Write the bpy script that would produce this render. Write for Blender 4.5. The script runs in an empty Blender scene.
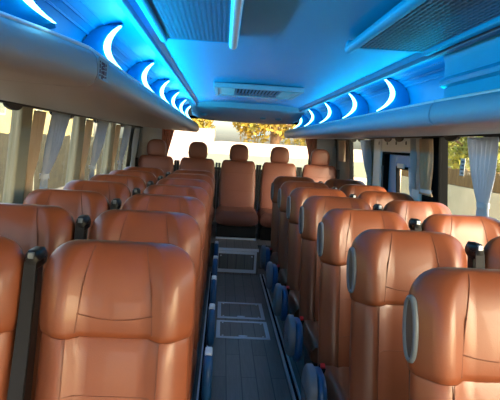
import bpy, bmesh, math, random
from mathutils import Vector, Matrix
random.seed(7)
SC = bpy.context.scene
COL = SC.collection
PI = math.pi
CAMZ = 1.38          # eye height above the aisle floor
XC = 0.20            # centre line of the bus

# ------------------------------------------------------------------ materials
def lin(c):
    def f(v):
        v /= 255.0
        return v / 12.92 if v <= 0.04045 else ((v + 0.055) / 1.055) ** 2.4
    return (f(c[0]), f(c[1]), f(c[2]), 1.0)

def mat(name, rgb, rough=0.5, metal=0.0, noise=None, bump=None, spec=0.5, emit=None, coat=0.0, sheen=0.0):
    """principled material; noise=(scale, second rgb, stretch) mottles the colour, bump=(scale, strength)"""
    m = bpy.data.materials.new(name); m.use_nodes = True
    nt = m.node_tree; b = nt.nodes['Principled BSDF']
    b.inputs['Base Color'].default_value = lin(rgb)
    b.inputs['Roughness'].default_value = rough
    b.inputs['Metallic'].default_value = metal
    b.inputs['Specular IOR Level'].default_value = spec
    b.inputs['Coat Weight'].default_value = coat
    b.inputs['Sheen Weight'].default_value = sheen
    tc = nt.nodes.new('ShaderNodeTexCoord')
    if noise:
        sc, rgb2, st = noise
        mp = nt.nodes.new('ShaderNodeMapping'); mp.inputs['Scale'].default_value = st
        nt.links.new(tc.outputs['Object'], mp.inputs['Vector'])
        n = nt.nodes.new('ShaderNodeTexNoise'); n.inputs['Scale'].default_value = sc
        n.inputs['Detail'].default_value = 4
        nt.links.new(mp.outputs['Vector'], n.inputs['Vector'])
        r = nt.nodes.new('ShaderNodeValToRGB')
        r.color_ramp.elements[0].position = 0.35; r.color_ramp.elements[0].color = lin(rgb)
        r.color_ramp.elements[1].position = 0.65; r.color_ramp.elements[1].color = lin(rgb2)
        nt.links.new(n.outputs['Fac'], r.inputs['Fac'])
        nt.links.new(r.outputs['Color'], b.inputs['Base Color'])
    if bump:
        n2 = nt.nodes.new('ShaderNodeTexNoise'); n2.inputs['Scale'].default_value = bump[0]
        nt.links.new(tc.outputs['Object'], n2.inputs['Vector'])
        bp = nt.nodes.new('ShaderNodeBump'); bp.inputs['Strength'].default_value = bump[1]
        bp.inputs['Distance'].default_value = 0.002
        nt.links.new(n2.outputs['Fac'], bp.inputs['Height'])
        nt.links.new(bp.outputs['Normal'], b.inputs['Normal'])
    if emit:
        b.inputs['Emission Color'].default_value = (*emit[0], 1)
        b.inputs['Emission Strength'].default_value = emit[1]
    return m

def glass_mat(name, tint, refl=0.5, rough=0.02):
    m = bpy.data.materials.new(name); m.use_nodes = True
    nt = m.node_tree; nt.nodes.clear()
    out = nt.nodes.new('ShaderNodeOutputMaterial')
    tr = nt.nodes.new('ShaderNodeBsdfTransparent'); tr.inputs['Color'].default_value = (*tint, 1)
    gl = nt.nodes.new('ShaderNodeBsdfGlossy'); gl.inputs['Roughness'].default_value = rough
    gl.inputs['Color'].default_value = (refl, refl, refl, 1)
    lw = nt.nodes.new('ShaderNodeLayerWeight'); lw.inputs['Blend'].default_value = 0.5
    pw = nt.nodes.new('ShaderNodeMath'); pw.operation = 'POWER'; pw.inputs[1].default_value = 5
    nt.links.new(lw.outputs['Facing'], pw.inputs[0])
    fr = nt.nodes.new('ShaderNodeMapRange'); fr.inputs[3].default_value = 0.03; fr.inputs[4].default_value = 0.3
    nt.links.new(pw.outputs[0], fr.inputs[0])
    mx = nt.nodes.new('ShaderNodeMixShader')
    nt.links.new(fr.outputs[0], mx.inputs[0]); nt.links.new(tr.outputs[0], mx.inputs[1])
    nt.links.new(gl.outputs[0], mx.inputs[2]); nt.links.new(mx.outputs[0], out.inputs[0])
    return m

LEATHER = mat('tan_leather', (134, 73, 43), 0.42, noise=(3.0, (124, 65, 38), (1, 1, 1)), bump=(220, 0.12), coat=0.15)
LEATHER_R = mat('rose_brown_leather', (124, 74, 60), 0.5, noise=(3.0, (114, 68, 55), (1, 1, 1)), bump=(220, 0.12))
STITCH = mat('seam_thread', (112, 62, 42), 0.7)
SHELL = mat('grey_seat_shell', (70, 66, 64), 0.5)
BLACKP = mat('black_plastic', (14, 15, 18), 0.45, spec=0.3)
STRAPM = mat('black_webbing', (15, 16, 20), 0.75, bump=(400, 0.3))
GREYP = mat('grey_plastic', (92, 102, 112), 0.45)
BLUEP = mat('blue_plastic', (28, 78, 124), 0.42)
WHITEP = mat('white_plastic', (225, 228, 230), 0.4)
REDP = mat('red_button', (200, 30, 20), 0.35)
CHROME = mat('brushed_aluminium', (214, 220, 228), 0.38, 0.35)
DARKMET = mat('dark_metal', (60, 62, 66), 0.5, 0.7)
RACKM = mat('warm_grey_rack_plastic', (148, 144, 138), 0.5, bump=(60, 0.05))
RACKB = mat('led_tinted_rack_plastic', (124, 160, 186), 0.5)  # right rack plastic, blue glow of the cove LEDs put into its colour
RACKI = mat('pale_rack_liner', (205, 212, 218), 0.5)
CEILM = mat('led_tinted_ceiling_vinyl', (12, 158, 204), 0.45, spec=0.25, bump=(90, 0.06))  # pale vinyl with the blue LED spill painted into the base colour
TRIMD = mat('dark_channel', (70, 96, 124), 0.5)
CONSM = mat('console_plastic', (172, 172, 182), 0.5)
WALLM = mat('grey_wall_panel', (150, 146, 138), 0.6)
PILLM = mat('olive_grey_pillar', (158, 156, 134), 0.6)
PILLW = mat('pale_pillar', (226, 229, 232), 0.55)
DOORW = mat('white_door_surround', (232, 238, 244), 0.45)
DOORB = mat('blue_grey_door_panel', (136, 172, 220), 0.45)
RUBBER = mat('black_rubber', (13, 14, 16), 0.9, spec=0.1)
def cloth_mat(name, rgb, tr=0.45):
    m = mat(name, rgb, 0.9, bump=(300, 0.3)); nt = m.node_tree
    b = nt.nodes['Principled BSDF']; out = nt.nodes['Material Output']
    t = nt.nodes.new('ShaderNodeBsdfTranslucent'); t.inputs['Color'].default_value = lin(rgb)
    mx = nt.nodes.new('ShaderNodeMixShader'); mx.inputs[0].default_value = tr
    nt.links.new(b.outputs[0], mx.inputs[1]); nt.links.new(t.outputs[0], mx.inputs[2]); nt.links.new(mx.outputs[0], out.inputs[0])
    return m
TAN = cloth_mat('tan_curtain_cloth', (216, 196, 170))
GREYC = cloth_mat('grey_curtain_cloth', (200, 208, 220))
ROSEC = cloth_mat('rose_curtain_cloth', (206, 160, 140))
TIEM = mat('pale_tie_band', (196, 206, 220), 0.8)
PAPER = mat('paper_notice', (222, 224, 226), 0.8)
INK = mat('grey_ink', (104, 108, 120), 0.8)
REDINK = mat('dark_red_ink', (92, 28, 36), 0.7)
GLASS = glass_mat('window_glass', (0.93, 0.94, 0.90), 0.6)
GLASSR = glass_mat('rear_window_glass', (0.95, 0.95, 0.93), 0.5)
LED = mat('led_diffuser', (220, 245, 255), 0.5, emit=((0.16, 0.66, 1.0), 11.0))
CAVITY = mat('duct_interior', (34, 40, 50), 0.7)
GRILLE = mat('grille_plastic', (70, 120, 156), 0.5)

def floor_mat():
    m = bpy.data.materials.new('dark_wood_vinyl'); m.use_nodes = True
    nt = m.node_tree; b = nt.nodes['Principled BSDF']
    tc = nt.nodes.new('ShaderNodeTexCoord')
    mp = nt.nodes.new('ShaderNodeMapping'); mp.inputs['Rotation'].default_value = (0, 0, PI / 2)
    nt.links.new(tc.outputs['Object'], mp.inputs[0])
    br = nt.nodes.new('ShaderNodeTexBrick')
    br.inputs['Color1'].default_value = lin((128, 118, 110)); br.inputs['Color2'].default_value = lin((112, 103, 97))
    br.inputs['Mortar'].default_value = lin((72, 66, 64)); br.inputs['Scale'].default_value = 1.0
    br.inputs['Mortar Size'].default_value = 0.003; br.inputs['Brick Width'].default_value = 0.7
    br.inputs['Row Height'].default_value = 0.09
    nt.links.new(mp.outputs[0], br.inputs['Vector'])
    mp2 = nt.nodes.new('ShaderNodeMapping'); mp2.inputs['Scale'].default_value = (30, 2, 1)
    nt.links.new(tc.outputs['Object'], mp2.inputs[0])
    n = nt.nodes.new('ShaderNodeTexNoise'); n.inputs['Scale'].default_value = 3; n.inputs['Detail'].default_value = 5
    nt.links.new(mp2.outputs[0], n.inputs['Vector'])
    mr = nt.nodes.new('ShaderNodeMapRange'); mr.inputs[3].default_value = 0.65; mr.inputs[4].default_value = 1.25
    nt.links.new(n.outputs['Fac'], mr.inputs[0])
    mx = nt.nodes.new('ShaderNodeMix'); mx.data_type = 'RGBA'; mx.blend_type = 'MULTIPLY'; mx.inputs[0].default_value = 1
    nt.links.new(br.outputs['Color'], mx.inputs[6]); nt.links.new(mr.outputs[0], mx.inputs[7])
    nt.links.new(mx.outputs[2], b.inputs['Base Color']); b.inputs['Roughness'].default_value = 0.42
    return m
FLOORM = floor_mat()

# ------------------------------------------------------------------ mesh helpers
def link(o, parent=None):
    COL.objects.link(o)
    if parent: o.parent = parent
    return o

def obj(name, bm, m, parent=None, smooth=False, loc=None, bevel=0.0, auto=None):
    me = bpy.data.meshes.new(name)
    bmesh.ops.recalc_face_normals(bm, faces=bm.faces)
    bm.to_mesh(me); bm.free()
    ms = m if isinstance(m, (list, tuple)) else [m]
    for q in ms: me.materials.append(q)
    if smooth:
        for p in me.polygons: p.use_smooth = True
        try: me.set_sharp_from_angle(angle=math.radians(auto or 50))
        except Exception: pass
    o = bpy.data.objects.new(name, me)
    if loc: o.location = loc
    link(o, parent)
    if bevel:
        md = o.modifiers.new('bevel', 'BEVEL'); md.width = bevel; md.segments = 2; md.limit_method = 'ANGLE'
    return o

def thing(name, label, cat, loc=(0, 0, 0), group=None):
    o = bpy.data.objects.new(name, None); o.empty_display_size = 0.1
    o.location = loc; COL.objects.link(o)
    tag(o, label, cat, group); return o

def tag(o, label, cat, group=None, kind=None):
    o['label'] = label; o['category'] = cat
    if group: o['group'] = group
    if kind: o['kind'] = kind
    return o

def struct(name, bm, m, parent=None, **k):
    o = obj(name, bm, m, parent, **k)
    if not parent: o['kind'] = 'structure'
    return o

def B(): return bmesh.new()

def box(bm, x0, x1, y0, y1, z0, z1, mi=0):
    v = [bm.verts.new(p) for p in ((x0, y0, z0), (x1, y0, z0), (x1, y1, z0), (x0, y1, z0),
                                   (x0, y0, z1), (x1, y0, z1), (x1, y1, z1), (x0, y1, z1))]
    for f in ((3, 2, 1, 0), (4, 5, 6, 7), (0, 1, 5, 4), (1, 2, 6, 5), (2, 3, 7, 6), (3, 0, 4, 7)):
        q = bm.faces.new([v[i] for i in f]); q.material_index = mi
    return bm

def hexa(bm, pts):
    v = [bm.verts.new(p) for p in pts]
    for f in ((3, 2, 1, 0), (4, 5, 6, 7), (0, 1, 5, 4), (1, 2, 6, 5), (2, 3, 7, 6), (3, 0, 4, 7)):
        bm.faces.new([v[i] for i in f])
    return bm

def loft(bm, rings, closed=True, caps=True):
    R = [[bm.verts.new(p) for p in r] for r in rings]
    n = len(R[0])
    for a, b in zip(R, R[1:]):
        for i in range(n if closed else n - 1):
            j = (i + 1) % n
            bm.faces.new((a[i], a[j], b[j], b[i]))
    if caps and closed:
        bm.faces.new(list(reversed(R[0]))); bm.faces.new(R[-1])
    return bm

def tube(bm, pts, r, n=8, caps=True):
    pts = [Vector(p) for p in pts]; rings = []
    up = Vector((0, 0, 1))
    for i, p in enumerate(pts):
        a = pts[max(i - 1, 0)]; b = pts[min(i + 1, len(pts) - 1)]
        t = (b - a).normalized()
        if abs(t.dot(up)) > 0.95: u = t.cross(Vector((1, 0, 0))).normalized()
        else: u = t.cross(up).normalized()
        w = t.cross(u).normalized()
        rr = r[i] if isinstance(r, (list, tuple)) else r
        rings.append([p + (u * math.cos(2 * PI * k / n) + w * math.sin(2 * PI * k / n)) * rr for k in range(n)])
    return loft(bm, rings, True, caps)

def disc(bm, c, axis, r, h, n=20, ry=None):
    """short cylinder centred at c along axis ('x','y','z')"""
    rings = []
    for s in (-0.5, 0.5):
        ring = []
        for k in range(n):
            a = 2 * PI * k / n; u = math.cos(a) * r; w = math.sin(a) * (ry or r)
            d = {'x': (s * h, u, w), 'y': (u, s * h, w), 'z': (u, w, s * h)}[axis]
            ring.append((c[0] + d[0], c[1] + d[1], c[2] + d[2]))
        rings.append(ring)
    return loft(bm, rings)

def extrude_y(bm, prof, y0, y1):
    """closed (x,z) profile from y0 to y1"""
    return loft(bm, [[(x, y0, z) for x, z in prof], [(x, y1, z) for x, z in prof]])

def sstep(a, b, x):
    t = max(0.0, min(1.0, (x - a) / (b - a))); return t * t * (3 - 2 * t)

# ------------------------------------------------------------------ seat template
# local frame: origin on the floor under the top of the backrest, seat looks towards -y
W = 0.232
ZT, ZS = 1.078, 0.815       # top of headrest, shoulder line
def cy_at(z):               # recline: the lower back sits further forward
    return -0.185 + 0.185 * max(0.0, min(1.0, (z - 0.26) / (ZT - 0.26)))
def spow(v, e): return math.copysign(abs(v) ** e, v)
def ring(w, tf, tb, cy, z, wing, n=44, e=3.2):
    out = []
    for k in range(n):
        a = 2 * PI * k / n; c, s = math.cos(a), math.sin(a)
        x = w * spow(c, 2 / e); y = (tf if s < 0 else tb) * spow(s, 2 / e)
        if s < 0:
            q = abs(x) / max(w, 1e-6)
            y -= wing * sstep(0.45, 0.62, q) * (1 - sstep(0.72, 1.0, q))
        out.append((x, cy + y, z))
    return out

def headrest_bm():
    bm = B(); rings = []
    prof = [(ZS - 0.012, 0.219, 0.046), (ZS - 0.006, 0.225, 0.055), (ZS + 0.012, 0.229, 0.060), (ZS + 0.05, 0.231, 0.062),
            (ZS + 0.10, 0.231, 0.064), (ZS + 0.15, 0.231, 0.062)]
    for z, w, t in prof: rings.append(ring(w, t, 0.055, cy_at(z), z, 0.034))
    zb = ZS + 0.15; H = ZT - zb
    for i in range(1, 10):
        th = i / 9 * PI / 2
        z = zb + H * math.sin(th)
        w = 0.230 - 0.100 * (1 - math.cos(th)) ** 1.15
        t = 0.062 - 0.048 * (1 - math.cos(th))
        rings.append(ring(w, t, 0.055 - 0.040 * (1 - math.cos(th)), cy_at(z), z, 0.034 * (1 - i / 9 * 0.75)))
    return loft(bm, rings)

def hr_front(x, z):     # y of the headrest's front surface
    zb = ZS + 0.15
    if z <= zb: w, t, wg = 0.231, 0.064, 0.034
    else:
        s = min(1, (z - zb) / (ZT - zb)); th = math.asin(s)
        w = 0.230 - 0.100 * (1 - math.cos(th)) ** 1.15; t = 0.062 - 0.048 * (1 - math.cos(th)); wg = 0.034 * (1 - th / (PI / 2) * 0.75)
    q = min(0.999, abs(x) / w)
    y = t * (1 - q ** 3.2) ** (1 / 3.2)
    return cy_at(z) - y - wg * sstep(0.45, 0.62, q) * (1 - sstep(0.72, 1.0, q)) - 0.0004

def headrest_stitch():
    bm = B()
    for s in (-1, 1):
        pts = []
        for i in range(15):
            f = i / 14; z = ZS + 0.004 + f * (ZT - ZS - 0.012)
            x = s * (0.112 - 0.034 * f + 0.006 * math.sin(f * PI))
            pts.append((x, hr_front(x, z), z))
        tube(bm, pts, 0.0018, 5)
    pts = []
    for i in range(13):
        f = i / 12 * 2 - 1; x = 0.112 * f; z = ZS + 0.046 + 0.016 * f * f
        pts.append((x, hr_front(x, z), z))
    tube(bm, pts, 0.0016, 5)
    return bm

def back_front(x, z):
    w = 0.222; q = min(0.999, abs(x) / w)
    return cy_at(z) - 0.052 * (1 - q ** 3.4) ** (1 / 3.4) - 0.028 * sstep(0.45, 0.62, q) * (1 - sstep(0.72, 1.0, q)) - 0.0005

def backrest_bm():
    bm = B(); rings = []
    for z, w, t in [(0.22, 0.205, 0.03), (0.235, 0.214, 0.045), (0.27, 0.219, 0.052), (0.40, 0.221, 0.052), (0.52, 0.222, 0.052), (0.63, 0.223, 0.052),
                    (0.74, 0.222, 0.052), (0.79, 0.221, 0.050), (0.815, 0.218, 0.046), (0.83, 0.210, 0.036)]:
        rings.append(ring(w, t, 0.045, cy_at(z), z, 0.028, e=3.4))
    return loft(bm, rings)

def backrest_stitch():
    bm = B()
    for s in (-1, 1):
        tube(bm, [(s * 0.135, back_front(s * 0.135, z), z) for z in [0.30 + i * 0.0505 for i in range(11)]], 0.0017, 5)
    for zz in (0.46, 0.64):
        tube(bm, [(0.134 * f, back_front(0.134 * f, zz), zz) for f in [i / 6 - 1 for i in range(13)]], 0.0014, 5)
    return bm

def cushion_bm(w=0.222, y0=-0.165, y1=-0.655, z0=0.20, z1=0.318):
    bm = B(); rings = []
    N = 16
    for i in range(N + 1):
        f = i / N; y = y0 + (y1 - y0) * f
        edge = min(f, 1 - f) * N
        k = 1.0 if edge >= 2 else (0.80, 0.95)[int(edge)]
        cz = (z0 + z1) / 2; h = (z1 - z0) / 2 * k
        r = []
        for j in range(36):
            a = 2 * PI * j / 36; c, s = math.cos(a), math.sin(a)
            x = w * (0.985 if k < 0.9 else 1) * spow(c, 2 / 4.2); z = h * spow(s, 2 / 3.0)
            if s > 0: z += 0.016 * sstep(0.5, 0.75, abs(x) / w) * (1 - sstep(0.85, 1.0, abs(x) / w)) * k
            r.append((x, y, cz + z))
        rings.append(r)
    return loft(bm, rings)

def shell_bm():
    bm = B(); rings = []
    for z, w in [(0.20, 0.19), (0.22, 0.205), (0.45, 0.212), (0.7, 0.212), (0.8, 0.212), (0.95, 0.214), (1.0, 0.20), (1.025, 0.16)]:
        r = []
        for k in range(24):
            a = 2 * PI * k / 24
            r.append((w * spow(math.cos(a), 0.55), cy_at(z) + 0.040 + 0.026 * spow(math.sin(a), 0.55), z))
        rings.append(r)
    return loft(bm, rings)

def frame_bm():     # base frame below the cushion
    bm = B()
    for x in (-0.19, 0.19): box(bm, x - 0.012, x + 0.012, -0.63, -0.12, 0.165, 0.205)
    for y in (-0.60, -0.18): box(bm, -0.19, 0.19, y - 0.012, y + 0.012, 0.165, 0.20)
    return bm
def leg_bm(s):
    bm = B(); x = s * 0.165
    hexa(bm, [(x - 0.014, -0.50, 0.0), (x + 0.014, -0.50, 0.0), (x + 0.014, -0.26, 0.0), (x - 0.014, -0.26, 0.0),
              (x - 0.014, -0.58, 0.168), (x + 0.014, -0.58, 0.168), (x + 0.014, -0.20, 0.168), (x - 0.014, -0.20, 0.168)])
    return bm

def stad(y0, y1, z0, z1, r, n=8):
    """rounded rectangle in y,z"""
    pts = []
    for cy, cz, a0 in ((y1 - r, z1 - r, 0), (y0 + r, z1 - r, 90), (y0 + r, z0 + r, 180), (y1 - r, z0 + r, 270)):
        for i in range(n + 1):
            a = math.radians(a0 + 90 * i / n); pts.append((cy + r * math.cos(a), cz + r * math.sin(a)))
    return pts

def armrest_bm(s):      # folded aisle armrest beside the cushion, s = side
    bm = B(); x = s * 0.284; w = 0.022; rings = []
    for dx, g in ((-w, 0.018), (-w * 0.8, 0.006), (-w * 0.4, 0), (w * 0.4, 0), (w * 0.8, 0.006), (w, 0.018)):
        rings.append([(x + dx, y, z) for y, z in stad(-0.66 + g, -0.42 - g, 0.20 + g, 0.420 - g, 0.08)])
    return loft(bm, rings)
def armcap_bm(s):
    bm = B(); x = s * 0.284
    box(bm, x - 0.018, x + 0.018, -0.585, -0.50, 0.412, 0.430)
    return bm
def hinge_bm(s):        # grey round cover on the aisle side of the armrest
    bm = B(); x = s * 0.327; rings = []
    for dx, g in ((-0.020, 0.0), (0.004, 0.0), (0.014, 0.008), (0.019, 0.022)):
        rings.append([(x + s * dx, y, z) for y, z in stad(-0.655 + g, -0.43 - g, 0.225 + g, 0.440 - g, 0.09)])
    return loft(bm, rings)

def handle_bm(s):       # oval grab loop on the side of the headrest
    bm = B(); pts = []
    N = 28
    for i in range(N + 1):
        a = 2 * PI * i / N
        z = 0.920 + 0.080 * math.sin(a); dy = 0.020 * spow(math.cos(a), 0.8); y = cy_at(z) - 0.016 + dy
        pts.append((s * (0.229 + dy * .35), y, z))
    rings = []
    for i, p in enumerate(pts[:-1]):
        a = Vector(pts[(i - 1) % N]); b = Vector(pts[(i + 1) % N]); t = (b - a).normalized()
        u = Vector((1, 0, 0)); w = t.cross(u).normalized()
        rings.append([Vector(p) + u * math.cos(2 * PI * k / 8) * 0.009 + w * math.sin(2 * PI * k / 8) * 0.008 for k in range(8)])
    V = [[bm.verts.new(q) for q in r] for r in rings]
    for i in range(N):
        for k in range(8):
            bm.faces.new((V[i][k], V[i][(k + 1) % 8], V[(i + 1) % N][(k + 1) % 8], V[(i + 1) % N][k]))
    return bm
def handle_in_bm(s):
    bm = B(); ring_ = []
    for i in range(24):
        a = 2 * PI * i / 24; z = 0.920 + 0.075 * math.sin(a); dy = 0.0155 * spow(math.cos(a), 0.8)
        ring_.append((z, cy_at(z) - 0.016 + dy, dy * .35))
    return loft(bm, [[(s * (0.214 + q), y, z) for z, y, q in ring_], [(s * (0.2335 + q), y, z) for z, y, q in ring_]])

def buckle_bm(x):
    bm = B(); hexa(bm, [(x - .012, -.34, 0.305), (x + .012, -.34, 0.305), (x + .012, -.30, 0.305), (x - .012, -.30, 0.305),
                        (x - .016, -.38, 0.365), (x + .016, -.38, 0.365), (x + .016, -.355, 0.380), (x - .016, -.355, 0.380)]); return bm
def buckle_btn_bm(x):
    bm = B(); hexa(bm, [(x - .011, -.381, 0.367), (x + .011, -.381, 0.367), (x + .011, -.360, 0.379), (x - .011, -.360, 0.379),
                        (x - .010, -.386, 0.376), (x + .010, -.386, 0.376), (x + .010, -.366, 0.388), (x - .010, -.366, 0.388)]); return bm
def guide_bm(s):        # belt guide by the inboard shoulder of the window seats
    bm = B(); x = s * 0.258
    rings = []
    for dx, g in ((-0.022, 0.01), (-0.012, 0), (0.012, 0), (0.022, 0.01)):
        rings.append([(x + dx, y, z) for y, z in stad(-0.055 + g, 0.045 - g, 0.985 + g, 1.045 - g, 0.022)])
    return loft(bm, rings)
def guide_btn_bm(s):
    bm = B(); box(bm, s * 0.258 - 0.009, s * 0.258 + 0.009, -0.060, -0.045, 1.022, 1.042); return bm
def strap_bm(s):
    bm = B(); x = s * 0.256
    path = [(x, -0.050, 1.01), (x, -0.075, 0.90), (x, -0.12, 0.74), (x, -0.18, 0.56), (x, -0.25, 0.40), (x, -0.30, 0.29)]
    rings = []
    for i, (px, py, pz) in enumerate(path):
        hw = 0.018 + 0.006 * i / 5
        rings.append([(px - hw, py - .003, pz), (px + hw, py - .003, pz), (px + hw, py + .003, pz), (px - hw, py + .003, pz)])
    return loft(bm, rings)
def sidepanel_bm(s):    # black trim behind the belt, between the two seats of a pair
    bm = B(); x = s * 0.254; rings = []
    for z, d0, d1 in ((0.24, .05, .05), (0.6, .02, .05), (0.85, .01, .05), (1.0, .0, .045)):
        c = cy_at(z)
        rings.append([(x - .016, c - d0, z), (x + .016, c - d0, z), (x + .016, c + d1, z), (x - .016, c + d1, z)])
    return loft(bm, rings)

ORD = ['nearest', 'second', 'third', 'fourth', 'fifth', 'sixth', 'rearmost']
def make_seat(side, place):
    """side -1: left of the aisle, +1: right; place 'aisle' or 'window'"""
    inb = -side       # direction of the aisle
    t = thing('passenger_seat', 'tan leather coach seat', 'seat', (0, 0, 0), 'tan leather seats in the %s %s column' % ('left' if side < 0 else 'right', place))
    h = obj('headrest', headrest_bm(), LEATHER, t, smooth=True, auto=70)
    obj('stitching', headrest_stitch(), STITCH, h, smooth=True)
    b = obj('backrest', backrest_bm(), LEATHER, t, smooth=True, auto=70)
    obj('stitching', backrest_stitch(), STITCH, b, smooth=True)
    obj('seat_cushion', cushion_bm(), LEATHER, t, smooth=True, auto=70)
    obj('back_shell', shell_bm(), SHELL, t, smooth=True)
    obj('seat_frame', frame_bm(), DARKMET, t)
    for s in (-1, 1): obj('leg', leg_bm(s), DARKMET, t, bevel=0.003)
    if place == 'aisle':
        a = obj('armrest', armrest_bm(inb), BLUEP, t, smooth=True); a['label'] = 'blue folded armrest beside the cushion'
        if side < 0: obj('armrest_cap', armcap_bm(inb), WHITEP, a, bevel=0.008)
        if side > 0:
            obj('hinge_cover', hinge_bm(inb), GREYP, t, smooth=True)
            g = obj('grab_handle', handle_bm(inb), GREYP, t, smooth=True); g['label'] = 'grey oval grab handle'
            obj('handle_recess', handle_in_bm(inb), SHELL, g)
        bx = 0.236 * (inb if side > 0 else -inb)
        k = obj('belt_buckle', buckle_bm(bx), BLACKP, t, bevel=0.003)
        obj('release_button', buckle_btn_bm(bx), REDP, k)
    else:
        g = obj('belt_guide', guide_bm(inb), BLACKP, t, smooth=True)
        obj('guide_button', guide_btn_bm(inb), WHITEP if side > 0 else GREYP, g, bevel=0.003)
        obj('seat_belt', strap_bm(inb), STRAPM, t)
        obj('side_trim', sidepanel_bm(inb), BLACKP, t)
    return t

def dup(root, loc):
    r = root.copy(); COL.objects.link(r); r.location = loc
    for ch in list(root.children):
        c = ch.copy(); COL.objects.link(c); c.parent = r
        for g in list(ch.children):
            d = g.copy(); COL.objects.link(d); d.parent = c
    return r

ROWS_L = [1.70, 2.30, 3.00, 3.70, 4.40, 5.10, 5.80]
ROWS_R = [1.45, 2.13, 2.82, 3.52, 4.22, 4.92, 5.66]
COLS = {(-1, 'aisle'): -0.300, (-1, 'window'): -0.822, (1, 'aisle'): 0.752, (1, 'window'): 1.282}
for (side, place), xs in COLS.items():
    proto = make_seat(side, place)
    rows = ROWS_L if side < 0 else ROWS_R
    kids = [proto] + [dup(proto, (0, 0, 0)) for _ in range(len(rows) - 1)]
    for i, (o, y) in enumerate(zip(kids, rows)):
        o.location = (xs + (.008 if side < 0 and i == 0 else 0), y, 0.0)
        sd = 'left' if side < 0 else 'right'
        if side < 0 and i == 0: o.scale = (1, 1, .98)
        if i == 0: lab = 'tan leather coach seat, nearest to the camera in the %s %s column' % (sd, place)
        elif i == 6: lab = 'tan leather coach seat, rearmost of the %s %s column before the back bench' % (sd, place)
        else: lab = 'tan leather coach seat, %s from the camera in the %s %s column' % (ORD[i], sd, place)
        o['label'] = lab

# ------------------------------------------------------------------ the back row of five single seats
PZ = 0.27
def rear_ring(w, t, y, z, n=36, e=3.0):
    return [(w * spow(math.cos(2 * PI * k / n), 2 / e), y + t * spow(math.sin(2 * PI * k / n), 2 / e), z) for k in range(n)]
def rear_headrest():
    bm = B(); rings = []
    for z, w, t in [(1.172, .100, .03), (1.178, .112, .040), (1.20, .118, .045), (1.24, .122, .047), (1.29, .120, .045), (1.325, .112, .042),
                    (1.350, .096, .036), (1.368, .072, .028), (1.378, .040, .016)]:
        rings.append(rear_ring(w, t, -0.02, z - 0.0))
    return loft(bm, rings)
def rear_back():
    bm = B(); rings = []
    for z, w, t, y in [(0.52, .205, .04, -.14), (0.55, .22, .055, -.135), (0.7, .228, .058, -.10), (0.9, .228, .058, -.065), (1.05, .222, .056, -.04),
                       (1.12, .214, .052, -.03), (1.155, .200, .044, -.025), (1.172, .176, .03, -.02)]:
        rings.append(rear_ring(w, t, y, z, e=4))
    return loft(bm, rings)
def rear_seat():
    t = thing('bench_seat', 'x', 'seat', (0, 0, 0), 'five seats of the back row')
    obj('headrest', rear_headrest(), LEATHER_R, t, smooth=True, auto=70)
    b = obj('backrest', rear_back(), LEATHER_R, t, smooth=True, auto=70)
    for z in (0.80, 1.02):
        bm = B(); yy = -.10 + (z - .7) * .175 - .0595
        tube(bm, [(x, yy, z) for x in (-.19, -.1, 0, .1, .19)], 0.002, 5)
        obj('stitching', bm, STITCH, b)
    obj('seat_cushion', cushion_bm(0.252, -0.12, -0.70, 0.42, 0.60), LEATHER_R, t, smooth=True, auto=70)
    for s in (-1, 1):
        bm = B(); rings = []
        for z, d in ((.55, .08), (.9, .03), (1.13, .0)):
            rings.append([(s * .228 , -.06 - d, z), (s * .256, -.06 - d, z), (s * .256, .03 - d, z), (s * .228, .03 - d, z)])
        obj('side_trim', loft(bm, rings), BLACKP, t)
    bm = B(); box(bm, -0.23, 0.23, -0.64, -0.10, PZ, 0.425)
    obj('seat_plinth', bm, BLACKP, t)
    return t
RY = 7.02
rp = rear_seat()
names = ['leftmost rose-brown seat of the back row, beside the left window',
         'rose-brown back row seat between the leftmost and the middle one',
         'rose-brown back row seat in the middle, at the end of the aisle',
         'rose-brown back row seat just right of the middle one',
         'rightmost rose-brown seat of the back row, beside the right window']
rs = [rp] + [dup(rp, (0, 0, 0)) for _ in range(4)]
for i, o in enumerate(rs):
    o.location = (XC + (i - 2) * 0.519, RY, 0); o['label'] = names[i]

# ------------------------------------------------------------------ shell
YF, YB = -2.4, 7.45
def a_at(z): return 1.372 if z <= 0.85 else 1.372 - 0.062 * (z - 0.85) / 0.69
def wp(bm, side, y0, y1, z0, z1, ins=0.0, th=0.035):
    """slab lying in the side wall's plane; ins = how far its inner face stands into the bus"""
    pts = []
    for z in (z0, z1):
        xi = XC + side * (a_at(z) - ins); xo = xi + side * th
        pts += [(xi, y0, z), (xo, y0, z), (xo, y1, z), (xi, y1, z)]
    return hexa(bm, pts)

bm = B(); box(bm, XC - 1.42, XC + 1.42, YF, YB, -0.06, 0.0); struct('floor', bm, FLOORM)
# raised rear platform with its framed riser
bm = B(); box(bm, XC - 1.36, XC + 1.36, 6.05, YB - .02, 0.001, PZ); 
box(bm, XC - 0.235, XC + 0.235, 5.75, 6.05, 0.001, PZ)
struct('trim_1', bm, FLOORM)
bm = B(); box(bm, XC - .235, XC + .235, 5.742, 5.775, PZ - .02, PZ + .006); tag(obj('step_nosing', bm, CHROME, bevel=.003), 'bright metal nosing on the edge of the aisle step', 'step edge')
bm = B(); box(bm, XC - .235, XC + .235, 6.33, 6.36, PZ + .001, PZ + .02); tag(obj('floor_strip', bm, CHROME, bevel=.003), 'bright metal strip on the floor below the middle back seat', 'floor strip')

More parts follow.
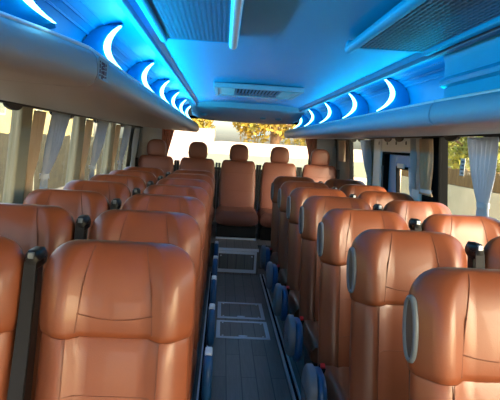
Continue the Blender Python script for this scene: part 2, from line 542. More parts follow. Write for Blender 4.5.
def hatch(x0, x1, y0, y1, label):
    t = thing('floor_hatch', label, 'floor hatch', ((x0 + x1) / 2, y0, 0), 'aluminium framed hatches down the aisle')
    w = (x1 - x0) / 2; d = y1 - y0; f = 0.028
    bm = B(); box(bm, -w, w, 0, f, 0, .006); box(bm, -w, w, d - f, d, 0, .006); box(bm, -w, -w + f, f, d - f, 0, .006); box(bm, w - f, w, f, d - f, 0, .006)
    obj('frame', bm, CHROME, t)
    bm = B(); box(bm, -w + f, w - f, f, d - f, 0, .003); obj('lid', bm, FLOORM, t)
    bm = B(); disc(bm, (0, f + .02, .004), 'z', .032, .004, ry=.012); obj('pull_ring', bm, CHROME, t)
    for sx in (-1, 1):
        for yy in (f + .02, d - f - .02):
            bm = B(); disc(bm, (sx * (w - f - .02), yy, .004), 'z', .007, .003, 10); obj('screw', bm, WHITEP, t)
hatch(0.02, 0.41, 3.80, 4.18, 'aluminium framed floor hatch, nearer of the two in the aisle')
hatch(0.025, 0.405, 4.25, 4.68, 'aluminium framed floor hatch, farther of the two in the aisle')
# hatch in the riser
t = thing('access_hatch', 'framed panel in the face of the aisle step', 'hatch', (XC, 5.745, 0.02))
bm = B()
for q in ((-.215, .215, .0, .035), (-.215, .215, .20, .228), (-.215, -.19, .035, .20), (.19, .215, .035, .20)):
    box(bm, q[0], q[1], -.008, 0, q[2], q[3])
obj('frame', bm, CHROME, t)
bm = B(); box(bm, -.19, .19, -.004, 0, .035, .20); obj('panel', bm, FLOORM, t)
for sx in (-1, 1):
    bm = B(); disc(bm, (sx * .165, -.006, .178), 'y', .008, .006, 10); obj('screw', bm, WHITEP, t)

# seat rails
for x, lb in ((0.478, 'long aluminium seat rail on the floor along the right-hand seats'), (-0.05, 'long aluminium seat rail on the floor along the left-hand seats')):
    t = thing('seat_rail', lb, 'rail', (x, 0, 0))
    bm = B(); box(bm, -.020, .020, 0.2, 5.7, 0, .008); box(bm, -.020, -.011, 0.2, 5.7, .008, .026); box(bm, .011, .020, 0.2, 5.7, .008, .026)
    obj('channel', bm, CHROME, t)
    bm = B(); box(bm, -.010, .010, 0.2, 5.7, .008, .011); obj('slot', bm, RUBBER, t)

# side walls, pillars and windows
SILL, HEAD = 0.85, 1.545
WL = [(-2.2, -0.54), (-0.41, 0.66), (0.79, 1.86), (1.99, 3.06), (3.19, 4.26), (4.39, 5.46), (5.59, 6.64)]
WR = [(-2.2, -0.65), (-0.45, 0.85), (1.05, 2.62), (2.82, 3.80), (5.60, 6.62)]
DOOR = (4.10, 5.42)
def side_wall(side, wins, holes):
    bm = B()
    wp(bm, side, YF, YB, 0.0, SILL); wp(bm, side, YF, YB, HEAD, 1.86)
    cuts = sorted(wins + holes); y = YF
    for a, b in cuts:
        wp(bm, side, y, a, SILL, HEAD); y = b
    wp(bm, side, y, YB, SILL, HEAD)
    struct('wall_left' if side < 0 else 'wall_right', bm, WALLM if side < 0 else WALLM)
    k = 2 if side < 0 else 12
    for i, (p, q) in enumerate(zip(cuts, cuts[1:])):
        bm = B(); wp(bm, side, p[1] - .022, q[0] + .022, SILL - .02, HEAD + .01, 0.028, 0.03)
        struct('trim_%d' % (k + i), bm, RUBBER if side > 0 and p[1] == 3.80 else PILLM, bevel=.012)
side_wall(-1, WL, []); side_wall(1, WR, [DOOR])
nwin = 0
for side, wins in ((-1, WL), (1, WR)):
    for a, b in wins:
        nwin += 1
        bm = B(); g = .014
        wp(bm, side, a, b, SILL, SILL + g, .004, .03); wp(bm, side, a, b, HEAD - g, HEAD, .004, .03)
        wp(bm, side, a, a + g, SILL + g, HEAD - g, .004, .03); wp(bm, side, b - g - (.006 if side > 0 else 0), b, SILL + g, HEAD - g, .004, .045 if side > 0 else .03)
        w = struct('window_%d' % nwin, bm, RUBBER if side > 0 else PILLM)
        bm = B(); wp(bm, side, a + g, b - g, SILL + g, HEAD - g, -.010, .004); obj('pane', bm, GLASS, w)

# mid door on the right wall
bm = B()
y0, y1 = DOOR
iy0, iy1, iz1 = 4.27, 5.16, 1.39
wp(bm, 1, y0, iy0, 0.0, HEAD, .03, .07); wp(bm, 1, iy1, y1, 0.0, HEAD, .03, .07); wp(bm, 1, iy0, iy1, iz1, HEAD, .03, .07)
d1 = struct('door_1', bm, DOORW, bevel=.014)
bm = B()
wp(bm, 1, iy0, iy0 + .02, 0.0, iz1, .022, .06); wp(bm, 1, iy1 - .09, iy1, 0.0, iz1, .022, .06); wp(bm, 1, iy0, iy1, iz1 - .02, iz1, .022, .06)
obj('door_gasket', bm, RUBBER, d1)
bm = B()
wp(bm, 1, 4.86, 5.07, 0.0, iz1 - .02, -.02, .03); wp(bm, 1, iy0 + .02, 4.34, 0.0, iz1 - .02, -.02, .03)
wp(bm, 1, 4.34, 4.86, 0.0, .95, -.02, .03); wp(bm, 1, 4.34, 4.86, 1.27, iz1 - .02, -.02, .03)
lf = obj('door_leaf', bm, DOORB, d1, bevel=.006)
bm = B(); g = .025
wp(bm, 1, 4.34, 4.86, .95, .95 + g, -.012, .03); wp(bm, 1, 4.34, 4.86, 1.27 - g, 1.27, -.012, .03)
wp(bm, 1, 4.34, 4.34 + g, .95 + g, 1.27 - g, -.012, .03); wp(bm, 1, 4.86 - g, 4.86, .95 + g, 1.27 - g, -.012, .03)
obj('pane_gasket', bm, RUBBER, lf)
bm = B(); wp(bm, 1, 4.365, 4.835, .975, 1.245, -.03, .004); obj('pane', bm, GLASS, lf)
bm = B(); wp(bm, 1, 4.62, 4.80, 1.255, 1.295, .0, .02); obj('lamp_cover', bm, WHITEP, lf, bevel=.006)
bm = B(); wp(bm, 1, 5.10, 5.13, 1.02, 1.26, .045, .02); hd = obj('door_handle', bm, GREYP, d1, bevel=.006)
for k in range(4):
    bm = B(); y = 4.45 + k * .26
    x = XC + a_at(1.47) - .03
    disc(bm, (x - .002, y, 1.47), 'x', .010, .008, 10, ry=.016); obj('trim_clip', bm, GREYP, d1)

# rear wall and rear window
RW = (XC - .98, XC + .99, 1.02, 1.715)
bm = B()
box(bm, XC - 1.42, XC + 1.42, YB, YB + .05, 0, RW[2]); box(bm, XC - 1.42, XC + 1.42, YB, YB + .05, RW[3], 1.90)
box(bm, XC - 1.42, RW[0], YB, YB + .05, RW[2], RW[3]); box(bm, RW[1], XC + 1.42, YB, YB + .05, RW[2], RW[3])
struct('wall_back', bm, PILLW)
bm = B(); g = .03
box(bm, RW[0], RW[1], YB - .01, YB + .03, RW[2], RW[2] + g); box(bm, RW[0], RW[1], YB - .01, YB + .03, RW[3] - g, RW[3])
box(bm, RW[0], RW[0] + g, YB - .01, YB + .03, RW[2] + g, RW[3] - g); box(bm, RW[1] - g, RW[1], YB - .01, YB + .03, RW[2] + g, RW[3] - g)
w = struct('window_13', bm, RUBBER)
bm = B(); box(bm, RW[0] + g, RW[1] - g, YB + .010, YB + .015, RW[2] + g, RW[3] - g); obj('pane', bm, GLASSR, w)
# padded corner panels beside the rear window
for s, n in ((-1, 'trim_20'), (1, 'trim_21')):
    bm = B(); x0, x1 = sorted((XC + s * 1.01, XC + s * 1.29))
    box(bm, x0, x1, YB - .05, YB - .001, 1.0, 1.60); struct(n, bm, PILLW, bevel=.015)

# front of the bus behind the camera: dashboard wall and windscreen
bm = B(); box(bm, XC - 1.42, XC + 1.42, YF - .05, YF, 0, .55); box(bm, XC - 1.42, XC + 1.42, YF - .05, YF, 1.66, 1.9)
box(bm, XC - 1.42, XC - 1.22, YF - .05, YF, .55, 1.66); box(bm, XC + 1.22, XC + 1.42, YF - .05, YF, .55, 1.66)
struct('wall_front', bm, WALLM)
bm = B(); box(bm, XC - 1.22, XC + 1.22, YF - .03, YF - .025, .55, 1.66); struct('window_14', bm, GLASSR)

# ------------------------------------------------------------------ ceiling
bm = B(); rings = []
prof = [(-.46, 1.70), (-.44, 1.725), (-.3, 1.735), (0, 1.742), (.3, 1.735), (.44, 1.725), (.46, 1.70), (.46, 1.80), (-.46, 1.80)]
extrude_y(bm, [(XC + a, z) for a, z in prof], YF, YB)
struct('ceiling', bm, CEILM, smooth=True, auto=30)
bm = B(); box(bm, XC - 1.44, XC + 1.44, YF - .05, YB + .05, 1.87, 1.92); struct('trim_22', bm, WALLM)   # outer roof skin
for s, n in ((-1, 'trim_23'), (1, 'trim_24')):      # dark light channel along the ceiling edge
    bm = B(); x0, x1 = sorted((XC + s * .452, XC + s * .474))
    box(bm, x0, x1, YF, YB, 1.694, 1.716); struct(n, bm, TRIMD, bevel=.004)
# curved cove between ceiling and rack
COVE = [(.46, 1.715), (.50, 1.738), (.56, 1.742), (.62, 1.728), (.665, 1.69), (.685, 1.64), (.675, 1.59), (.63, 1.560), (.56, 1.548), (.515, 1.546)]
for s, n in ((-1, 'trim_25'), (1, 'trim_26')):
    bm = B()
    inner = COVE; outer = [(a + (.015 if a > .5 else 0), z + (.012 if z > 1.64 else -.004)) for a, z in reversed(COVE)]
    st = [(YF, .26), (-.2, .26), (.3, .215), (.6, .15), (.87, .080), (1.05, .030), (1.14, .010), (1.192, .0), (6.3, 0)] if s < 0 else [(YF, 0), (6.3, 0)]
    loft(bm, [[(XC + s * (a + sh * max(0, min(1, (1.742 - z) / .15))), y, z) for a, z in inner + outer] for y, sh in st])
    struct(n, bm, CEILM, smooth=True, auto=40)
    # raised longitudinal beads in the cove
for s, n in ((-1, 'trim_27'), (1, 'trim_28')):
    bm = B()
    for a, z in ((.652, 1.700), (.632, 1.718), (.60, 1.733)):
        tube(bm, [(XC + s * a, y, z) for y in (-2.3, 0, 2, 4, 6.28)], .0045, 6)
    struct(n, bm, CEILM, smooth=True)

# ------------------------------------------------------------------ luggage racks
def rack_prof(sh):
    """(a, z) of the rack shell, sh = how far it is shifted towards the wall"""
    p = [(.512, 1.556), (.500, 1.560), (.488, 1.556), (.478, 1.543), (.474, 1.525), (.474, 1.508), (.480, 1.492), (.494, 1.482), (.52, 1.478)]
    p = [(a + sh, z) for a, z in p]
    return p + [(.80, 1.488), (1.10, 1.505), (1.255, 1.518), (1.262, 1.530), (1.309, 1.531), (1.309, 1.537), (1.10, 1.53), (.80, 1.528), (.53 + sh, 1.53)]
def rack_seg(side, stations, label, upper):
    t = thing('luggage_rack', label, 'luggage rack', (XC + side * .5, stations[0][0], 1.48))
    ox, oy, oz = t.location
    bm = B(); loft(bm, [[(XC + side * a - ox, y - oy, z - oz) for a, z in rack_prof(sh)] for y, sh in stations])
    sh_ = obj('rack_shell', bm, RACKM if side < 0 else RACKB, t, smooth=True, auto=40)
    bm = B()   # pale bead on the lip
    tube(bm, [(XC + side * (.494 + sh) - ox, y - oy, 1.560 - oz) for y, sh in stations], .0055, 8)
    obj('lip_trim', bm, RACKI, t, smooth=True)
    return t
st_long = [(1.20 + i * .3, 0.0) for i in range(17)]
st_near = [(-2.3, .26), (-.2, .26), (.3, .215), (.6, .15), (.87, .080), (1.05, .030), (1.14, .010), (1.192, .0)]
rack_seg(-1, st_long, 'long grey overhead luggage rack along the left side', False)
lr = rack_seg(-1, st_near, 'nearest tapered grey rack section at the upper left, behind the printed label', False)
st_long_r = [(1.82 + i * .34, 0.0) for i in range(14)]
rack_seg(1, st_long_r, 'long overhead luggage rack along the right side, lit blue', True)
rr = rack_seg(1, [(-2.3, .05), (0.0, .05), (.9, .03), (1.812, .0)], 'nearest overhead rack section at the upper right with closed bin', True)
# closed bin face of the near right section
ox, oy, oz = rr.location
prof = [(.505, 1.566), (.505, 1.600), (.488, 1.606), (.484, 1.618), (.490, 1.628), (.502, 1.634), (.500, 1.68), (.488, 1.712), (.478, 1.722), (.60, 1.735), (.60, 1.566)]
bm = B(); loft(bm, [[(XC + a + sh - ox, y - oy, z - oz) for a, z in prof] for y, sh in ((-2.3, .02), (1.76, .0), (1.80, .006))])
obj('bin_door', bm, CEILM, rr, smooth=True, auto=35)  # LED blue comes from the painted ceiling colour here too
# printed notice at the seam of the left racks
t = thing('warning_label', 'small label with dark red printing on the left rack seam', 'label', (XC - .474, 1.215, 1.49))
def face_pt(u, v):   # u along y, v up, just proud of the rack's front face
    return Vector((0.0012, u, v))
bm = B()
box(bm, -.0002, .0006, -.01, .085, .010, .056); obj('backing', bm, RACKM, t)
bm = B()
random.seed(3)
for i, y in enumerate((-.004, .014, .032, .054)):
    x0 = .0006; z = .049
    while z > .020:
        h = random.choice((.004, .006, .009)); box(bm, x0, x0 + .0008, y, y + (.014 if i in (1, 2) else .008), z - h, z); z -= h + .0022
obj('lettering', bm, REDINK, t)

# ------------------------------------------------------------------ accent lights: curved ribs with glowing crescents
def arc_pts(n=14, off=0.0):
    P0, P1, P2 = Vector((.540, 1.722)), Vector((.618, 1.645)), Vector((.512, 1.574))
    out = []
    for i in range(n + 1):
        t = i / n; p = P0 * (1 - t) ** 2 + P1 * 2 * t * (1 - t) + P2 * t * t
        out.append(p)
    return out
def accent(side, y, label):
    t = thing('accent_light', label, 'light', (XC + side * .55, y, 1.64), 'curved accent lights in the ceiling coves')
    ox, oy, oz = t.location; A = arc_pts()
    bm = B()    # rib plate between arc and cove
    back = [Vector(p) for p in [(.545, 1.738), (.60, 1.732), (.645, 1.708), (.672, 1.67), (.680, 1.63), (.668, 1.600), (.63, 1.580), (.57, 1.572)]]
    n = len(A) - 1
    def bk(t_):
        f = t_ * (len(back) - 1); i = min(int(f), len(back) - 2); return back[i].lerp(back[i + 1], f - i)
    V = []
    for yy0, yy1 in ((0.0, 0.05), ):
        for i in range(n + 1):
            a = A[i]; b = bk(i / n)
            V.append([bm.verts.new((XC + side * a.x - ox, 0.0, a.y - oz)), bm.verts.new((XC + side * b.x - ox, 0.045, b.y - oz)),
                      bm.verts.new((XC + side * b.x - ox, .085, b.y - oz)), bm.verts.new((XC + side * (a.x + .012) - ox, .05, a.y - oz))])
    for p, q in zip(V, V[1:]):
        for k in range(4): bm.faces.new((p[k], p[(k + 1) % 4], q[(k + 1) % 4], q[k]))
    bm.faces.new(V[0]); bm.faces.new(list(reversed(V[-1])))
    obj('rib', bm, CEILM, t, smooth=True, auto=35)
    bm = B(); rings = []
    for i in range(n + 1):
        f = i / n; a = A[i]; w = .003 + .014 * math.sin(PI * min(1, f * 1.02)) ** .7
        rings.append([(XC + side * (a.x + dx) - ox, dy, a.y - oz) for dx, dy in ((-.002, -.010), (w, -.010), (w, .006), (-.002, .004))])
    loft(bm, rings)
    obj('light_strip', bm, LED, t)
    return t
AY = [1.02, 1.78, 2.58, 3.30, 4.02, 4.74, 5.46]
for i, y in enumerate(AY):
    accent(-1, y, 'curved glowing accent light above the left rack, %s' % ('nearest to the camera' if i == 0 else 'farthest from the camera' if i == 6 else ORD[i] + ' from the camera'))
for i, y in enumerate([2.60, 3.35, 4.15, 4.95, 5.70]):
    accent(1, y, 'curved glowing accent light above the right rack, %s' % ('nearest to the camera' if i == 0 else 'farthest from the camera' if i == 4 else ORD[i] + ' from the camera'))

# ------------------------------------------------------------------ ceiling vents
def vent(x0, x1, y0, y1, label, chrome_side, holes):
    t = thing('ceiling_vent', label, 'ceiling vent', ((x0 + x1) / 2, y0, 1.70)); w = (x1 - x0) / 2; d = y1 - y0
    bm = B()
    f = .022; zt, zb = .032, -.004
    box(bm, -w, w, 0, f, zb, zt); box(bm, -w, w, d - f, d, zb + .012, zt)
    if chrome_side > 0: box(bm, -w, -w + f, f, d - f, zb, zt)
    else: box(bm, w - f, w, f, d - f, zb, zt)
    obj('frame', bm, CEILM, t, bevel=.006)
    bm = B()
    if chrome_side > 0: tube(bm, [(w - .012, 0, .006), (w - .012, d, .006)], .015, 10)
    else: tube(bm, [(-w + .012, 0, .006), (-w + .012, d, .006)], .016, 10)
    obj('side_bar', bm, CHROME if chrome_side > 0 else CEILM, t, smooth=True)
    bm = B(); box(bm, -w + f, w - f, f, d - f, .028, .031); obj('duct', bm, CAVITY, t)
    bm = B(); x = -w + f
    st = .0135
    while x < w - f:
        box(bm, x, x + .0058, f, d - f, .010, .016); x += st
    if holes:
        y = f
        while y < d - f: box(bm, -w + f, w - f, y, y + .0058, .010, .016); y += st
    else:
        y = f
        while y < d - f: box(bm, -w + f, w - f, y, y + .010, .012, .020); y += .030
    obj('grille', bm, GRILLE, t)
vent(-.225, .025, .45, 1.88, 'perforated grey ceiling vent at top left of the aisle with metal edge', 1, True)
vent(.375, .640, .45, 1.80, 'slatted blue-lit ceiling vent at top right of the aisle', -1, False)

# roof hatch panel farther down
t = thing('roof_hatch', 'shallow framed ceiling panel with grille above the middle of the aisle', 'ceiling panel', (XC - .01, 3.30, 1.705))
bm = B(); box(bm, -.27, .27, 0, .03, 0, .03); box(bm, -.27, .27, .55, .58, 0, .03); box(bm, -.27, -.24, .03, .55, 0, .03); box(bm, .24, .27, .03, .55, 0, .03)
obj('frame', bm, CONSM, t, bevel=.006)
bm = B(); box(bm, -.24, -.14, .03, .55, .008, .03); obj('side_plate', bm, RACKI, t)
bm = B(); box(bm, .15, .24, .03, .55, .008, .03); obj('side_plate', bm, RACKI, t)
bm = B(); box(bm, -.14, .15, .03, .55, .024, .03); obj('duct', bm, CAVITY, t)
bm = B(); x = -.135
while x < .145: box(bm, x, x + .010, .03, .55, .008, .014); x += .022
obj('slats', bm, GRILLE, t)

# rear ceiling console
t = thing('ceiling_console', 'wide rounded grey-blue console hanging from the ceiling above the back row', 'console', (XC, 5.3, 1.55))
bm = B(); rings = []
for f in [i / 20 for i in range(21)]:
    x = -.525 + 1.05 * f; e = abs(2 * f - 1); k = 1 - .45 * e ** 6
    top = 1.738 - 1.55; low = 1.592 - 1.55 + (1 - k) * .10
    rings.append([(x, -.42, top), (x, -.38 + .05 * (1 - k), top - .045), (x, -.20, low + .075), (x, .02, low + .022), (x, .16, low), (x, .30, low + .004),
                  (x, .42, low + .03), (x, .46, low + .07), (x, .46, top)])
loft(bm, rings); obj('housing', bm, CONSM, t, smooth=True, auto=40)
for x in (-.40, .155, .30):
    bm = B(); rings = []
    disc(bm, (x, -.065, 1.592 - 1.55 + .045), 'y', .030, .02, 18, ry=.016)
    obj('speaker_cap' if x < 0 else 'reading_lamp', bm, GREYP, t, smooth=True)

# ------------------------------------------------------------------ curtain rails and curtains
def pelmet(side, ys, label):
    t = thing('curtain_rail', label, 'curtain rail', (XC + side * 1.285, 0, 1.515))
    bm = B(); box(bm, -.012, .012, -2.2, 7.35, -.006, .012); obj('rail', bm, BLACKP, t)
    for y in ys:
        bm = B(); r = []
        for s_ in (-.010, .010):
            ring_ = []
            for k in range(13):
                a = PI + PI * k / 12; ring_.append((s_, y + .11 * math.cos(a), .0 + .034 * math.sin(a)))
            r.append(ring_)
        loft(bm, r); obj('bunched_hook', bm, BLACKP, t)
pelmet(-1, [2.35, 2.90, 3.62, 3.92, 4.78, 5.05, 5.98, 6.25], 'black curtain rail with scalloped hooks along the left windows')
pelmet(1, [2.45, 2.98, 3.55, 4.62, 4.95, 5.95, 6.3], 'black curtain rail with scalloped hooks along the right windows')

def curtain(side, ya, yb, yt, m, label, zt=1.500, zb=.95, ztie=1.12, folds=5, tie=True, wt=.05, ins=.055, group='tied curtains at the bus windows', wb=None, top_at=None):
    """gathered curtain; hangs from ya..yb at the rail and is tied at yt"""
    t = thing('curtain', label, 'curtain', (XC + side * (a_at(zt) - ins), (ya + yb) / 2, zb), group)
    ox, oy, oz = t.location
    bm = B(); NZ, NU = 26, folds * 8; rows = []
    for i in range(NZ + 1):
        z = zt + (zb - zt) * i / NZ
        if z >= ztie:
            f = (zt - z) / (zt - ztie); g = f ** 1.25
        else: g = 1.0
        c = (ya + yb) / 2 * (1 - g) + yt * g
        hw = (yb - ya) / 2 * (1 - g) + wt * g
        if z < ztie:
            q = (ztie - z) / max(1e-6, ztie - zb); hw = wt + ((wb or wt * 1.5) - wt) * min(1, q * 1.6)
        amp = .010 + .008 * (1 - abs(2 * (g) - 1))
        r = []
        for j in range(NU + 1):
            u = j / NU
            y = c - hw + 2 * hw * u
            x = XC + side * (a_at(z) - ins + amp * math.sin(u * folds * 2 * PI + .6 * math.sin(i * .2)))
            r.append((x - ox, y - oy, z - oz))
        rows.append(r)
    loft(bm, rows, closed=False)
    c_ = obj('cloth', bm, m, t, smooth=True, auto=80)
    md = c_.modifiers.new('thickness', 'SOLIDIFY'); md.thickness = .003
    if tie:
        x = XC + side * (a_at(ztie) - ins); rings = []
        for k in range(16):
            a = 2 * PI * k / 16; rings.append((x + .026 * math.cos(a) - ox, yt + (wt + .012) * math.sin(a) - oy))
        bm = B(); loft(bm, [[(p, q, ztie - .014 - oz) for p, q in rings], [(p, q, ztie + .014 - oz) for p, q in rings]])
        obj('tie_band', bm, TIEM, t, smooth=True)
    return t
# left side: a tan and a grey curtain just behind each pillar
for i, p in enumerate([1.99, 3.19, 4.39, 5.59]):
    nth = ['nearest', 'second', 'third', 'fourth'][i]
    if i == 0: continue
    nth = ['', 'nearest', 'second', 'third'][i]
    curtain(-1, p + .02, p + .20, p + .05, TAN, 'tan curtain on the left side, %s from the camera' % nth, tie=False, folds=3, wt=.04, ins=.035, wb=.05)
    curtain(-1, p + .15, p + .50, p + .13, GREYC, 'grey curtain tied low on the left side, %s from the camera' % nth, folds=5, wt=.035, ins=.095)
curtain(-1, 6.68, 6.98, 6.8, GREYC, 'bluish grey curtain in the far left corner by the back row', folds=4, tie=False, wt=.10, ins=.05)
# right side
curtain(1, 2.86, 3.22, 3.02, GREYC, 'bluish grey curtain tied back at the right window nearest to the camera', folds=6, wt=.05, ins=.07)
curtain(1, 3.82, 4.06, 3.94, TAN, 'tan curtain between the right window and the white door', folds=4, tie=True, wt=.085, ins=.055, zb=1.09)
curtain(1, 4.09, 4.17, 4.12, GREYC, 'narrow grey curtain hanging beside the white door frame', folds=2, tie=False, wt=.03, ins=.085, zb=1.12, ztie=1.2)
curtain(1, 5.46, 5.82, 5.50, GREYC, 'grey curtain on the right window behind the white door', folds=5, wt=.045, ins=.06)
curtain(1, 4.36, 4.50, 4.40, GREYC, 'grey curtain inside the small window of the white door', zt=1.27, zb=.98, ztie=1.0, folds=3, tie=False, wt=.03, ins=-.012)
curtain(1, 6.66, 6.98, 6.82, TAN, 'tan curtain in the far right corner by the back row', folds=5, tie=False, wt=.12, ins=.05, zb=1.24)
# rear window side curtains
def rear_curtain(x0, x1, xt, label):
    t = thing('curtain', label, 'curtain', ((x0 + x1) / 2, YB - .09, 1.15), 'tied curtains at the bus windows'); ox, oy, oz = t.location
    bm = B(); rows = []
    for i in range(21):
        f = i / 20; z = 1.60 - .50 * f; c = (x0 + x1) / 2 * (1 - f) + xt * f; hw = (x1 - x0) / 2 * (1 - f) + .03 * f
        rows.append([(c - hw + 2 * hw * j / 40 - ox, .014 * math.sin(j / 40 * 5 * 2 * PI), z - oz) for j in range(41)])
    loft(bm, rows, closed=False); c_ = obj('cloth', bm, ROSEC, t, smooth=True, auto=80)
    md = c_.modifiers.new('thickness', 'SOLIDIFY'); md.thickness = .003
rear_curtain(XC - 1.02, XC - .84, XC - .99, 'rose curtain at the left edge of the rear window')
rear_curtain(XC + .86, XC + 1.04, XC + 1.02, 'rose curtain at the right edge of the rear window')

# paper notice on the right window
yN = 3.44
t = thing('window_notice', 'small white printed notice stuck on the right window', 'notice', (XC + a_at(1.33) - .003, yN, 1.30))
bm = B(); box(bm, -.002, 0, -.030, .035, -.035, .075); obj('sheet', bm, PAPER, t)
bm = B()
for k in range(4):
    z = .058 - k * .024; box(bm, -.003, -.002, -.022, .026 - .012 * (k % 2), z - .010, z)
obj('printing', bm, INK, t)

# ------------------------------------------------------------------ outside
GZ = -1.0
ASPH = mat('asphalt', (150, 142, 128), 0.9, noise=(1.5, (168, 158, 140), (1, 1, 1)))
PLAST = mat('cream_render', (196, 182, 126), 0.85, noise=(.8, (184, 168, 112), (1, 1, 1)))
OLIVE = mat('dark_olive_boards', (66, 63, 46), 0.8, noise=(1.2, (50, 49, 37), (1, 1, 4)))
PALEW = mat('pale_block_wall', (222, 208, 164), 0.85, noise=(1.0, (206, 192, 150), (1, 1, 1)))
THATCH = mat('brown_reed_screen', (142, 112, 62), 0.95, noise=(4, (98, 76, 40), (1, 9, .6)))
LEAF = mat('leaf_green', (110, 126, 48), 0.7, noise=(.9, (156, 150, 64), (1, 1, 1)))
LEAFY = mat('leaf_yellow', (186, 150, 44), 0.7, noise=(.9, (136, 132, 50), (1, 1, 1)))
BARK = mat('bark', (120, 90, 60), 0.9, noise=(6, (90, 66, 44), (1, 1, .3)))
VANW = mat('white_van_paint', (206, 180, 160), 0.35)
DGLASS = mat('dark_vehicle_glass', (128, 136, 120), 0.2)
TYRE = mat('tyre_rubber', (28, 28, 28), 0.8)

bm = B(); box(bm, -60, 60, -40, 80, GZ - .3, GZ); struct('ground', bm, ASPH)

def building(x0, x1, y0, y1, h, label):
    t = thing('building', label, 'building', ((x0 + x1) / 2, (y0 + y1) / 2, GZ)); w = (x1 - x0) / 2; d = (y1 - y0) / 2
    bm = B(); box(bm, -w, w, -d, d, 0, h); obj('wall', bm, PLAST, t)
    bm = B(); box(bm, -w - .2, w + .2, -d - .2, d + .2, h, h + .25); obj('roof', bm, PALEW, t)
    y = -d + 1.5
    while y < d - 2:
        bm = B(); box(bm, w, w + .05, y, y + 1.3, 3.3, 4.8); f = obj('window', bm, WHITEP, t)
        bm = B(); box(bm, w + .05, w + .07, y + .1, y + 1.2, 3.4, 4.7); obj('pane', bm, DGLASS, f)
        y += 3.6
building(-22, -14, -10, 60, 5.4, 'long cream building outside beyond the left windows')
# dark board fence on the left
t = thing('board_fence', 'dark olive board fence outside the left windows', 'fence', (-7, 18, GZ))
bm = B()
y = -18
random.seed(11)
while y < 24:
    box(bm, -.02, .02, y, y + .18, .05, 2.28 + random.uniform(-.03, .03)); y += .19
obj('boards', bm, OLIVE, t)
for k in range(9):
    bm = B(); box(bm, .02, .10, -17.5 + k * 5, -17.4 + k * 5, 0, 2.4); obj('post', bm, PILLM, t)

# right: pale wall with reed screen and foliage behind
bm = B(); box(bm, 7.0, 7.25, -6, 40, GZ, 0.52); tag(obj('garden_wall', bm, PALEW), 'pale low block wall outside the right windows', 'wall')
bm = B(); y = -6.0
while y < 40: 
    box(bm, 7.08, 7.14, y, y + .10, 0.525, 1.02 + random.uniform(-.02, .04)); y += .105
tag(obj('reed_screen', bm, THATCH), 'brown reed screen standing on the pale wall at right', 'screen')

def crown(bm, c, r, n, s, rnd):
    for _ in range(n):
        while True:
            v = Vector((rnd.uniform(-1, 1), rnd.uniform(-1, 1), rnd.uniform(-1, 1)))
            if .25 < v.length < 1: break
        p = Vector(c) + Vector((v.x * r[0], v.y * r[1], v.z * r[2]))
        a = Vector((rnd.gauss(0, 1), rnd.gauss(0, 1), rnd.gauss(0, 1))).normalized(); b = a.cross(Vector((rnd.gauss(0, 1), rnd.gauss(0, 1), rnd.gauss(0, 1)))).normalized()
        q = s * rnd.uniform(.6, 1.3)
        bm.faces.new([bm.verts.new(p + a * q), bm.verts.new(p + b * q * .5), bm.verts.new(p - a * q), bm.verts.new(p - b * q * .5)])
def tree(x, y, h, r, m, label, seed, n=3200, s=.15, trunk=.16, group='trees outside the bus'):
    rnd = random.Random(seed)
    t = thing('tree', label, 'tree', (x, y, GZ), group)
    bm = B(); tube(bm, [(0, 0, 0), (.05, .03, h * .3), (-.04, .02, h * .55), (.02, 0, h * .85)], [trunk, trunk * .8, trunk * .6, trunk * .2], 10)
    for k in range(6):
        a = k * 1.05 + rnd.random(); z0 = h * (.38 + .05 * k)
        tube(bm, [(0, 0, z0), (math.cos(a) * r * .4, math.sin(a) * r * .4, z0 + h * .12), (math.cos(a) * r * .75, math.sin(a) * r * .75, z0 + h * .25)], [trunk * .45, trunk * .3, trunk * .1], 7)
    obj('trunk', bm, BARK, t, smooth=True)
    bm = B()
    for k in range(9):
        a = rnd.uniform(0, 2 * PI); rr_ = r * rnd.uniform(.1, .65)
        crown(bm, (math.cos(a) * rr_, math.sin(a) * rr_, h * rnd.uniform(.36, .92)), (r * .45, r * .45, h * .16), n // 9, s, rnd)
    obj('foliage', bm, m, t)
def hedge_tree(*a, **k): tree(*a, **k)
tree(9.2, 10.5, 4.2, 1.7, LEAF, 'green tree behind the reed screen, nearest at right', 1)
tree(9.9, 15.5, 5.0, 1.9, LEAF, 'green tree behind the reed screen, seen right of the white door', 2)
tree(10.0, 21.0, 5.0, 2.4, LEAF, 'green tree behind the reed screen, seen past the back right corner', 3)
tree(11.5, 30.0, 6.0, 3.0, LEAF, 'green tree far behind the reed screen, right of the rear view', 4)
tree(-2.2, 32.5, 6.6, 2.2, LEAFY, 'yellow tree seen at left through the rear window', 5, trunk=.2)
tree(2.2, 24.0, 6.4, 2.0, LEAFY, 'yellow tree with visible trunk in the middle of the rear window', 6, n=2600, trunk=.30)
tree(5.2, 31.0, 5.6, 2.0, LEAFY, 'thin yellow tree at right through the rear window', 8, n=1600)
tree(-4.0, 42.0, 6.0, 2.8, LEAFY, 'yellow tree beyond the left rear corner of the bus', 9)

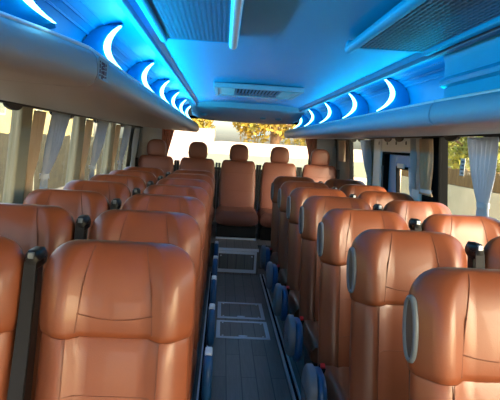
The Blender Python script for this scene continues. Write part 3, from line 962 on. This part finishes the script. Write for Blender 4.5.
def van(x, y, L, H, rot, label):
    """box van seen from its side; length along local x"""
    t = thing('van', label, 'van', (x, y, GZ), 'white vans parked behind the bus'); t.rotation_euler = (0, 0, rot)
    prof = [(-L / 2, .35), (-L / 2, H * .55), (-L / 2 + .9, H * .62), (-L / 2 + 1.55, H * .96), (-L / 2 + 2.1, H), (L / 2 - .25, H), (L / 2 - .05, H * .9), (L / 2, .35)]
    bm = B(); loft(bm, [[(px, -.95, pz) for px, pz in prof], [(px, .95, pz) for px, pz in prof]])
    obj('body', bm, VANW, t, bevel=.06)
    for sy in (-1, 1):
        for a, b in ((-L / 2 + 1.6, -L / 2 + 2.5), (-L / 2 + 2.65, L / 2 - 1.7), (L / 2 - 1.55, L / 2 - .35)):
            bm = B(); y0_, y1_ = sorted((sy * .945, sy * .965)); box(bm, a, b, y0_, y1_, H * .74, H * .88); obj('window', bm, DGLASS, t)
        for px in (-L / 2 + 1.0, L / 2 - 1.0):
            bm = B(); disc(bm, (px, sy * .86, .34), 'y', .34, .22, 24); w_ = obj('wheel', bm, TYRE, t)
            bm = B(); disc(bm, (px, sy * .98, .34), 'y', .2, .02, 16); obj('hub_cap', bm, GREYP, w_)
van(1.0, 13.5, 6.4, 2.42, 0, 'white van parked crosswise behind the rear window')
van(-1.35, 22.5, 4.6, 2.92, PI / 2, 'taller white van parked farther back, left in the rear window')

# ------------------------------------------------------------------ light
w = bpy.data.worlds.new('sky'); SC.world = w; w.use_nodes = True
nt = w.node_tree; nt.nodes.clear()
out = nt.nodes.new('ShaderNodeOutputWorld'); bg = nt.nodes.new('ShaderNodeBackground')
sk = nt.nodes.new('ShaderNodeTexSky'); sk.sky_type = 'NISHITA'; sk.sun_disc = False
SUN_EL = math.radians(36.0)
sk.sun_elevation = math.radians(24); sk.sun_rotation = math.radians(140); sk.dust_density = 3.5; sk.air_density = 1.0; sk.ozone_density = 1.0
nt.links.new(sk.outputs[0], bg.inputs[0]); nt.links.new(bg.outputs[0], out.inputs[0])
bg.inputs[1].default_value = 0.75
# sun from the front right, low
sd = bpy.data.lights.new('sun', 'SUN'); sd.energy = 3.2; sd.angle = math.radians(1.0); sd.color = (1.0, .82, .58)
so = bpy.data.objects.new('sun', sd); COL.objects.link(so)
az = math.radians(26)       # direction to the sun: towards +x, turned to -y
dirv = Vector((math.cos(SUN_EL) * math.sin(az), -math.cos(SUN_EL) * math.cos(az), math.sin(SUN_EL)))
so.rotation_euler = dirv.to_track_quat('Z', 'Y').to_euler(); so.location = (6, -5, 6)

def area(name, loc, rot, sx, sy, power, col):
    d = bpy.data.lights.new(name, 'AREA'); d.shape = 'RECTANGLE'; d.size = sx; d.size_y = sy; d.energy = power; d.color = col
    o = bpy.data.objects.new(name, d); o.location = loc; o.rotation_euler = rot; COL.objects.link(o); return o
# blue LED strips lying behind the lips of the racks, shining up into the coves
BLUE = (0.0, 0.58, 1.0)
def strip_rot(s):       # long side along y, shining inwards and up
    z = Vector((s * .75, 0, -.66)).normalized(); y = Vector((0, 1, 0)); x = y.cross(z)
    return Matrix((x, y, z)).transposed().to_euler()
for s in (-1, 1):
    o = area('cove_strip', (XC + s * .525, 1.5, 1.585), (0, 0, 0), .02, 6.6, 26.0 if s < 0 else 11.0, BLUE)
    o.rotation_euler = strip_rot(s)
# added area lamp inside the windscreen behind the camera, standing in for daylight
o = area('windscreen_fill', (XC, YF + .05, 1.12), (math.radians(90), 0, PI), 2.3, 1.05, 16.0, (1.0, .93, .84))

# ------------------------------------------------------------------ camera
cd = bpy.data.cameras.new('camera'); cd.sensor_width = 36; cd.lens = 550 / 500 * 36; cd.clip_start = .02; cd.clip_end = 300
co = bpy.data.objects.new('camera', cd); COL.objects.link(co)
th, ph, ro = math.radians(3.06), math.radians(5.74), math.radians(3.5)
F = Vector((math.sin(th) * math.cos(ph), math.cos(th) * math.cos(ph), -math.sin(ph)))
R0 = Vector((math.cos(th), -math.sin(th), 0)); U0 = R0.cross(F)
Rv = R0 * math.cos(ro) + U0 * math.sin(ro); Uv = U0 * math.cos(ro) - R0 * math.sin(ro)
M = Matrix((Rv, Uv, -F)).transposed().to_4x4(); M.translation = Vector((0, 0, CAMZ)); co.matrix_world = M
SC.camera = co
SC.view_settings.view_transform = 'Standard'; SC.view_settings.look = 'None'; SC.view_settings.gamma = 1
SC.view_settings.exposure = 0.4; SC.view_settings.use_curve_mapping = False
